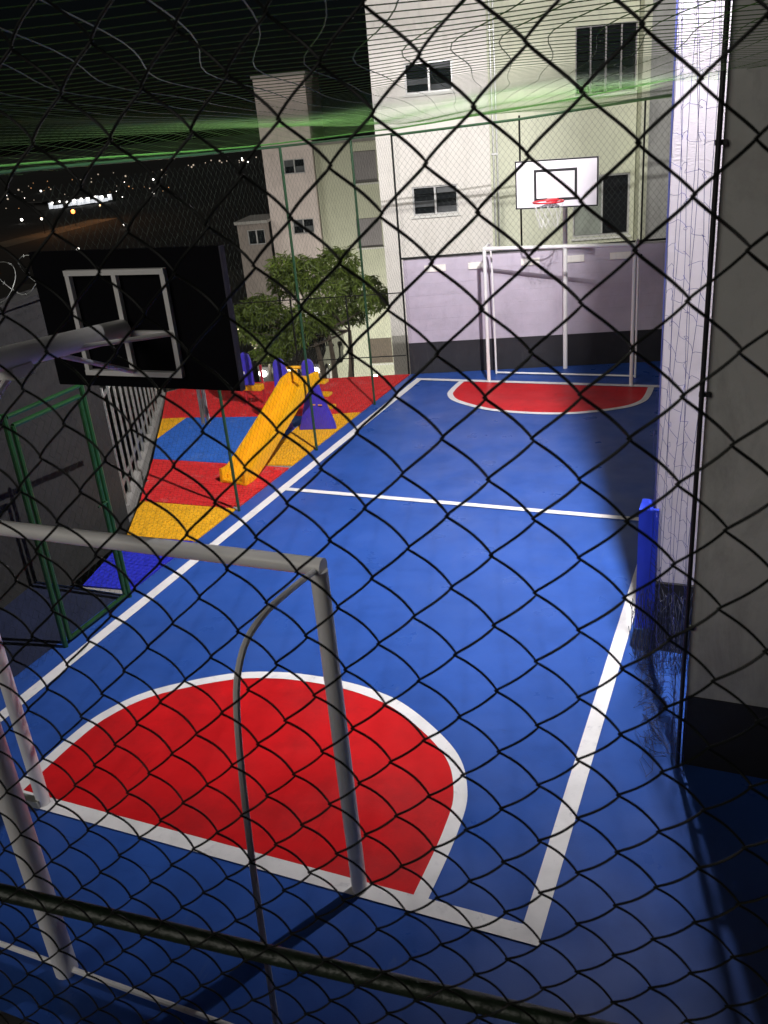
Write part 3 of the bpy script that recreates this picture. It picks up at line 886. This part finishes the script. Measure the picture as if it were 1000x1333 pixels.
# ------------------------------------------------------------------ second building, further down the slope
fb = thing('tower_building', 'pinkish stair tower and pale green block further back on the left', 'building', W(-5,22.5,-7))
tw = [(-6.59,-5.75,2.12,2.65),(-6.51,-5.65,-.12,.44),(-6.5,-5.64,-2.35,-1.8)]
wall_with_holes(fb, -7.36, -5.40, -7.6, 5.5, 22.0, .2, tw, 'pink_plaster', 'tower_wall')
for q in tw: window(fb, q[0], q[1], q[2], q[3], 22.06, 1, 'glass_dark', 'alu', 2)
wbox(MB(), -7.36, -7.2, 22.2, 25.0, -7.6, 5.5).build('tower_side', 'pink_plaster', fb)
wbox(MB(), -5.56, -5.40, 22.2, 25.0, 3.2, 5.5).build('tower_side', 'pink_plaster', fb)
wbox(MB(), -7.42, -5.34, 21.94, 25.0, 5.505, 5.62).build('tower_roof', 'concrete', fb)
sh = [(-3.97,-3.01,1.57,2.72),(-4.01,-3.01,-.86,.26),(-3.9,-2.99,-5.59,-4.53),(-6.39+.9,-5.0,-7.5,-4.19)]
sh3 = sh[:3]
wall_with_holes(fb, -5.398, 1.5, -7.6, 3.05, 22.3, .2, sh3, 'pale_green', 'block_wall')
wbox(MB(), -5.45, 1.55, 22.24, 27.0, 3.055, 3.2).build('block_roof', 'concrete', fb)
for s0, s1, z0, z1, mm in ((*sh[0],'shutter'),(*sh[1],'shutter'),(*sh[2],'brown_shutter')):
    f = MB(); wbox(f, s0, s1, 22.36, 22.40, z0, z1); sp = f.build('shutter', mm, fb)
    nsl = 8
    for i in range(nsl):
        a = s0 + (s1-s0)*(i+.08)/nsl; b = s0 + (s1-s0)*(i+.92)/nsl
        wbox(MB(), a, b, 22.335, 22.358, z0+.03, z1-.03).build('slat', mm, sp)
    wbox(MB(), s0-.05, s1+.05, 22.24, 22.298, z0-.07, z0-.01).build('sill', 'white_plaster', fb)
# ground storey: white base wall with a dark door and a lattice window
wbox(MB(), -8.6, -5.40, 21.90, 21.995, -7.6, -3.2).build('base_wall', 'white_plaster', fb)
wbox(MB(), -5.398, 1.5, 22.22, 22.296, -7.6, -3.9).build('base_wall', 'white_plaster', fb) if False else None
wbox(MB(), -6.40, -5.98, 21.86, 21.895, -7.0, -4.19).build('door', 'brown_shutter', fb)
lt = MB()
for i in range(4):
    wbox(lt, -5.87+i*.06, -5.85+i*.06, 21.85, 21.893, -5.35, -4.22)
for i in range(8):
    wbox(lt, -5.87, -5.67, 21.848, 21.888, -5.35+i*.16, -5.32+i*.16)
lt.build('lattice', 'white_steel', fb)
wbox(MB(), -5.88, -5.66, 21.894, 21.8995, -5.36, -4.21).build('lattice_back', 'glass_dark', fb)
# low annex
an = thing('low_annex', 'small pinkish annex with a dark window left of the tower', 'building', W(-8.2,21,-7))
wall_with_holes(an, -8.62, -7.38, -7.6, .45, 21.5, .15, [(-8.25,-7.55,-.35,.22)], 'dim_pink_plaster')
window(an, -8.25, -7.55, -.35, .22, 21.56, 1)
wbox(MB(), -8.62, -8.48, 21.652, 24, -7.6, .45).build('side_wall', 'dim_pink_plaster', an)
wbox(MB(), -8.7, -7.38, 21.4, 24, .452, .56).build('roof', 'concrete', an)

# ------------------------------------------------------------------ trees
def leaf_crown(clumps, n, size, seed):
    rr = random.Random(seed)
    mb = MB()
    tot = sum(c[1]**2 for c in clumps)
    for c, rad, sq in clumps:
        k = int(n*rad*rad/tot)
        for i in range(k):
            while True:
                p = V(rr.uniform(-1,1),rr.uniform(-1,1),rr.uniform(-1,1))
                if .2 < p.length < 1: break
            p = p.normalized()*(p.length**.55)
            p = Vector(c) + V(p.x*rad, p.y*rad, p.z*rad*sq)
            d = V(rr.uniform(-1,1),rr.uniform(-1,1),rr.uniform(-1.3,.3)).normalized()
            u = d.cross(V(rr.uniform(-1,1),rr.uniform(-1,1),rr.uniform(-1,1))).normalized()
            l = size*rr.uniform(.6,1.3); wd = l*rr.uniform(.16,.28)
            nrm = d.cross(u)*wd*.25
            mb.add([p, p+d*l*.45+u*wd*.5+nrm, p+d*l, p+d*l*.45-u*wd*.5+nrm], [(0,1,2,3)])
    return mb
tr = thing('leafy_tree', 'small leafy tree lit from below between fence and pale building', 'tree', W(-2.5,6,-2.0))
cl = []
for px, py, rad in ((345,430,.50),(372,372,.48),(405,352,.50),(440,350,.50),(470,392,.46),(405,412,.52),(330,405,.38),(440,418,.40),(360,462,.36),(322,448,.30),(488,400,.30),(450,375,.4),(385,340,.36),(335,470,.28),(350,472,.30),(318,430,.30),(500,392,.22),(425,430,.3),(312,412,.30),(350,395,.42),(430,385,.45),(385,440,.38),(455,430,.30),(345,448,.36)):
    s = -2.87 + (px-400)*.0179; z = .14 - (py-400)*.0155
    cl.append((W(s, 6+R.uniform(-.7,.7), z), rad, .72))
trunk_tops = []
for sb, lean in ((-2.45,.0),(-2.62,-.3),(-2.10,.25)):
    b = W(sb,6+R.uniform(-.2,.2),-2.05)
    t = W(sb+lean*.6,6,-.55)
    MB().tube(cr([b, b.lerp(t,.5)+V(.03,.02,0), t],5), [.085-.045*i/10 for i in range(11)], 7).build('trunk', 'bark', tr, smooth=True)
    trunk_tops.append(t)
lim = MB()
for i, (c, rad, sq) in enumerate(cl):
    t = trunk_tops[i % 3]
    mid = t.lerp(c,.5) + V(0,0,-.12)
    lim.tube(cr([t, mid, c],4), [.022-.016*k/8 for k in range(9)], 5)
lim.build('limbs', 'bark', tr, smooth=True)
leaf_crown(cl, 17000, .16, 3).build('crown', 'leaf', tr)

# dark trees down the slope on the left
tl = [('broad dark tree on the slope left of the stair tower', -16, 30, -9.2, 4.4, 3.2), ('dark tree mass behind the near backboard', -24, 34, -9.5, 4.6, 3.6), ('round dark tree low on the slope at far left', -34, 40, -10, 4.0, 3.6)]
for k, (lab, s, of, zb, ht, wd) in enumerate(tl):
    t = thing('dark_tree', lab, 'tree', W(s,of,zb))
    b = W(s,of,zb)
    MB().tube([b, b+V(.1,0,ht*.5), b+V(-.1,.1,ht*.8)], [.22,.16,.08], 7).build('trunk', 'bark', t, smooth=True)
    cs = [(b + V(R.uniform(-.6,.6)*wd, R.uniform(-.6,.6)*wd, ht*R.uniform(.6,1.05)), wd*R.uniform(.35,.55), .75) for _ in range(8)]
    leaf_crown(cs, 2200, .5, 20+k).build('crown', 'leaf_dark', t)

# ------------------------------------------------------------------ car with its headlights on, garden lamp
def car(label, s, off, z):
    o = W(s, off, z)
    c = thing('parked_car', label, 'car', o)
    X = WT; Y = WN
    def P(x, y, zz): return o + X*x + Y*y + V(0,0,zz)
    prof_ = [(0,.30),(0,.62),(.10,.78),(.95,.92),(1.55,1.36),(2.0,1.46),(2.9,1.44),(3.6,1.05),(3.95,.98),(4.0,.5),(3.95,.28)]
    mb = MB(); n = len(prof_)
    rows = (-.84,-.80,-.5,0,.5,.80,.84)
    vv = []
    for x in rows:
        for y, zz in prof_:
            k = 1 - (abs(x)/.84)**4*.04
            tum = x*(1 - .16*max(0, (zz-.9)/.55))
            vv.append(P(tum, 2+(y-2)*k, zz*(1 if abs(x) < .82 else .985)))
    fs = []
    for i in range(len(rows)-1):
        for k in range(n-1):
            fs.append((i*n+k, i*n+k+1, (i+1)*n+k+1, (i+1)*n+k))
        fs.append((i*n+n-1, i*n, (i+1)*n, (i+1)*n+n-1))
    fs.append(tuple(range(n))); fs.append(tuple((len(rows)-1)*n+k for k in range(n)))
    body = mb.add(vv, fs).build('body', 'car_paint', c, smooth=True)
    MB().prism([P(-.66,1.03,.975),P(.66,1.03,.975),P(.60,1.53,1.355),P(-.60,1.53,1.355)], -Y*.012+V(0,0,.012)).build('windscreen', 'glass_dark', c)
    for sg in (-1,1):
        wd = MB().prism([P(sg*.80,1.3,.95),P(sg*.80,3.3,.95),P(sg*.745,2.85,1.34),P(sg*.745,1.75,1.34)], X*sg*.03).build('side_window', 'glass_dark', c)
        MB().sphere(P(sg*.70,.0,.64), (.12,.06,.09)).build('headlight', 'headlight', c, smooth=True)
        for y in (.75, 3.2):
            q = []
            cc = P(sg*.76, y, .31)
            whl = MB().tube([cc - X*.09, cc + X*.09], .31, 16).build('wheel', 'tyre', c, smooth=True)
            MB().tube([cc - X*.096, cc + X*.096], .19, 12).build('rim', 'alu', whl, smooth=True)
        MB().sphere(P(sg*.93,1.3,.98), (.09,.05,.06)).build('mirror', 'car_paint', c, smooth=True)
    f = MB(); f.obox(P(-.45,-.015,.45), X*.9, Y*.02, V(0,0,.16)); f.build('grille', 'black_trim', c)
    f = MB(); f.obox(P(-.2,-.03,.33), X*.4, Y*.012, V(0,0,.11)); f.build('number_plate', 'net_white', c)
    return c
car('dark parked car with headlights on behind the slide', -3.98, 8.0, -2.62)
for s in (-4.68,-3.28):
    pass
gl = thing('garden_lamp', 'glowing garden bollard lamp beside the leafy tree', 'lamp', W(-4.2,7.0,-2.3))
MB().tube([W(-4.2,7.0,-2.3), W(-4.2,7.0,-1.33)], .04, 8).build('post', 'black_trim', gl, smooth=True)
MB().sphere(W(-4.2,7.0,-1.24), .085).build('globe', 'lamp_warm', gl, smooth=True)
MB().tube([W(-4.2,7.0,-1.16), W(-4.2,7.0,-1.13)], [.10,.03], 10).build('cap', 'black_trim', gl, smooth=True)
pl = bpy.data.lights.new('garden_glow', 'POINT'); pl.energy = 420; pl.color = (1,.82,.58); pl.shadow_soft_size = .09
po = bpy.data.objects.new('garden_glow', pl); COL.objects.link(po); po.location = V(0,0,0); 
po.parent = gl; po.location = W(-4.2,7.0,-1.24) - W(-4.2,7.0,-2.3) + V(.0,-.12,0)

G2 = W(-3.1,17.5,-5.35)  # lamp added out of sight to brighten the far building
g2 = thing('garden_lamp', 'added hidden lamp that brightens the far block from below', 'lamp', G2 + V(0,0,-.3))
MB().tube([G2+V(0,0,-.3), G2+V(0,0,.35)], .05, 8).build('post', 'black_trim', g2, smooth=True)
MB().sphere(G2+V(0,0,.45), .12).build('globe', 'lamp_glow', g2, smooth=True)
p2l = bpy.data.lights.new('garden_glow', 'POINT'); p2l.energy = 900; p2l.color = (1,.96,.86); p2l.shadow_soft_size = .14
p2o = bpy.data.objects.new('garden_glow', p2l); COL.objects.link(p2o); p2o.parent = g2; p2o.location = (0,0,1.0)
# ------------------------------------------------------------------ city below
def far_pt(az, slope, z=-23.9):
    """point on the plain seen at azimuth (deg) and slope below the horizon"""
    dist = (CAM.z - z)/abs(slope)
    a = radians(az)
    return V(CAM.x + sin(a)*dist, CAM.y + cos(a)*dist, z), dist
# lit hall, its bays glowing by themselves in place of lamplight
p, dist = far_pt(-42.6, -.0575); p2_, _ = far_pt(-39.0, -.0555)
hl = thing('lit_hall', 'long brightly lit white hall in the valley', 'building', p)
dv = (p2_-p); dl = dv.length; dv.normalize(); dn = V(-dv.y,dv.x,0)
MB().obox(p, dv*dl, dn*14, V(0,0,3.6)).build('hall_body', 'dark_wall', hl)
nseg = 14
for i in range(nseg):
    if i in (3,):
        continue
    hh = R.uniform(.9,3.4)
    MB().obox(p + dv*(dl*(i+.06)/nseg) - dn*.3 + V(0,0,R.uniform(.3,.8)), dv*(dl*.88/nseg), dn*.25, V(0,0,hh)).build('glow_bay', 'glow_cladding', hl)
for i in range(9):
    MB().sphere(p + dv*(dl*(i+.5)/9) - dn*.8 + V(0,0,3.0+R.uniform(-.8,.5)), R.uniform(.35,.6)).build('lamp', 'city_white', hl)
MB().obox(p - dv*3 + dn*-.6 + V(0,0,3.7), dv*(dl+6), dn*16, V(0,0,.5)).build('roof', 'dark_wall', hl)
# road lit orange
ra, _ = far_pt(-46.2, -.0865, -23.95); rb, _ = far_pt(-39.6, -.0715, -23.95)
rv = (rb-ra); rl = rv.length; rv.normalize(); rn = V(-rv.y,rv.x,0)
tag(MB().add([ra-rn*6, rb-rn*6, rb+rn*7, ra+rn*7], [(0,1,2,3)]).build('valley_road', 'far_road'), kind='structure')
for lab, f, mt, en in (('orange street lamp on the valley road, the brightest', .70, 'city_orange', 9000),('pale street lamp on the valley road left of the orange one', .42, 'city_white', 5000),('dim orange street lamp at the far end of the valley road', .97, 'city_dim', 6000)):
    b = ra + rv*(rl*f)
    t = thing('street_lamp', lab, 'lamp', b, 'lamps along the valley road')
    MB().tube([b, b+V(0,0,5)], .09, 6).build('post', 'black_trim', t)
    MB().sphere(b+V(0,0,5.2), .75 if mt == 'city_orange' else .4).build('bulb', mt, t, smooth=True)
    q = bpy.data.lights.new('street_glow', 'POINT'); q.energy = en*.2; q.color = (1,.42,.14); q.shadow_soft_size = .8
    qo = bpy.data.objects.new('street_glow', q); COL.objects.link(qo); qo.parent = t; qo.location = (0,0,6.6)
def tiny(az, slope, r, mt, label, grp):
    p, dist = far_pt(az, slope, -22.5)
    o = MB().sphere((0,0,0), r*.75*dist/1150, 8, 5).build('distant_light', mt)
    o.location = p
    return tag(o, label, 'light', grp)
# single lamps that stand out
tiny(-42.9+1.4, -.098, 2.6, 'city_white', 'brightest lone white lamp just above the razor wire', None)
tiny(-38.6, -.079, 2.2, 'city_white', 'white lamp right of the orange road lamp', None)
tiny(-44.2, -.0635, 2.0, 'city_white', 'white lamp left of the lit hall', None)
tiny(-36.6, -.0515, 2.0, 'city_white', 'white lamp right of the lit hall', None)
for i in range(46):
    az = R.uniform(-46,-35.5); slp = -R.uniform(.028,.053)
    tiny(az, slp, R.choice((.5,.6,.7,1.0,1.4)), R.choice(('city_dim','city_dim','city_warm','city_warm','city_white')), 'tiny town light scattered across the dark valley', 'lights of the town')
for i in range(16):
    tiny(R.uniform(-34.5,-29.8), -R.uniform(.026,.031), R.choice((.8,1.0,1.4)), R.choice(('city_dim','city_white','city_dim')), 'tiny light in the row just below the roof net edge', 'row of far lights')

# ------------------------------------------------------------------ roof net
rn_ = thing('roof_net', 'green nylon net stretched over the whole court as a roof', 'net', (-1.5,4,3.7))
A_ = V(-.383,.924,0); B_ = V(.924,.383,0)
CELL = .12
def inside(p):
    return p.x > FX-.0 and p.y < wally(p.x)-.02 and p.x < 1.9
def net_pt(i, t):
    """string i (across), distance t ahead of the camera"""
    b = (i+.35)*CELL
    w1 = max(0, t-2.5)
    wig = .024*sin(t*1.5+i*.35) * min(1, max(0,(t-1.2)))
    bend = -.10*math.exp(-((t-2.35)/.42)**2) + .16*w1*min(1, w1*.6)*.5
    bb = b + bend + wig*.5
    p = CAM + A_*t + B_*bb
    z = .20 - .052*(t-1.1) if t < 3.2 else .0908 - .02*(t-3.2)
    z += .004*sin(i*.9+t*1.9) + .02*sin(i*.31)*min(t/4,1)
    z = max(z, -.19 + .010*sin(i+t*3))
    # edges are tied up to the cables
    ex = min(1, max(0, (p.x-FX)/.9)); 
    z = z*ex + (-.17)*(1-ex)
    return V(p.x, p.y, CAM.z + z)
nm = MB()
NI0, NI1 = -52, 46
T = [.66 + .12*k for k in range(118)]
for i in range(NI0, NI1):
    run = []
    for t in T:
        p = net_pt(i, t)
        if inside(p) and not (p.x > .2 and 2.7 < p.y < 3.2): run.append(p)
        else:
            if len(run) > 2: nm.tube(run, [.0015 if (q-CAM).length < 3.2 else .0010 for q in run], 3, cap=False)
            run = []
    if len(run) > 2: nm.tube(run, [.0015 if (q-CAM).length < 3.2 else .0010 for q in run], 3, cap=False)
tag(nm.build('long_strings', 'net_green', rn_), kind='stuff')
nm = MB()
for t in [.66 + .08*k for k in range(60)] + [.66 + 4.8 + .13*k for k in range(70)]:
    run = []
    for i in range(NI0, NI1):
        p = net_pt(i, t) + V(0,0,.003)
        if inside(p) and not (p.x > .2 and 2.7 < p.y < 3.2): run.append(p)
        else:
            if len(run) > 2: nm.tube(run, [.0012 if (q-CAM).length < 3.2 else .0007 for q in run], 3, cap=False)
            run = []
    if len(run) > 2: nm.tube(run, [.0012 if (q-CAM).length < 3.2 else .0007 for q in run], 3, cap=False)
tag(nm.build('cross_strings', 'net_green', rn_), kind='stuff')
# edge ropes
def rope(pts, r, name='edge_rope'):
    return MB().tube(cr(pts,8), r, 6).build(name, 'rope_green', rn_, smooth=True)
rope([(FX+.02,-.9,3.76),(FX+.02,2.2,3.745),(FX+.02,4.6,3.69),(FX+.02,6.2,3.665),(FX+.01,8.9,3.67),(FX-.03,9.84,3.66)], .009)
rope([W(-.03,-.02,3.66), W(1.0,-.02,3.73), W(2.4,-.02,3.83), W(3.9,-.02,3.97), W(5.4,-.02,4.05)], .013)

# ------------------------------------------------------------------ chain-link fence in front of the camera
FD, FYAW, SX, SZ, U0, Z0 = .62, .0793, .0346, .0327, -.1534, .0355
FDIR = V(cos(FYAW), sin(FYAW), 0); FNRM = V(-sin(FYAW), cos(FYAW), 0)
FO = V(CAM.x, CAM.y + FD, 0)
cf = thing('chain_link_fence', 'dark chain link fence right in front of the camera', 'fence', FO + V(0,0,2.2))
J0, J1 = -12, 46
path = []
for j in range(J0, J1):
    for k in range(7):
        q = k/7
        up_ = (j % 2 == 0)
        e = .86*q + .14*(.5-.5*cos(pi*q))
        u = (-.0012 + (SX+.0024)*e) if up_ else (SX+.0012 - (SX+.0024)*e)
        dpt = (.0058 if up_ else -.0045)*sin(pi*q)
        path.append(V(u, dpt, -(j+q)*SZ))
o = MB().tube(path, .00122, 6, cap=True).build('wire', 'wire_dark', None, smooth=True)
wm = o.data
first = True
for k in range(-42, 30):
    if not first:
        o = bpy.data.objects.new('wire', wm); COL.objects.link(o)
    first = False
    o.parent = cf
    sag = .0020*sin(k*.9)
    base = FO + FDIR*(U0 + k*SX) + V(0,0,CAM.z + Z0 + (SZ if k % 2 else 0) + sag)
    o.location = base - cf.location
    o.rotation_euler = (0,0,FYAW)
for nme, z, r in (('rail', 2.942, .0110), ('top_rail', 4.33, .02)):
    a = FO + FDIR*-1.62 + FNRM*(.026) + V(0,0,z); b = FO + FDIR*.9 + FNRM*.026 + V(0,0,z)
    MB().tube([a,b], r, 14).build(nme, 'dark_green_steel', cf, smooth=True)
for u in (-1.6, .88):
    a = FO + FDIR*u + FNRM*.05
    MB().tube([a+V(0,0,2.2), a+V(0,0,4.36)], .024, 10).build('post', 'dark_green_steel', cf, smooth=True)
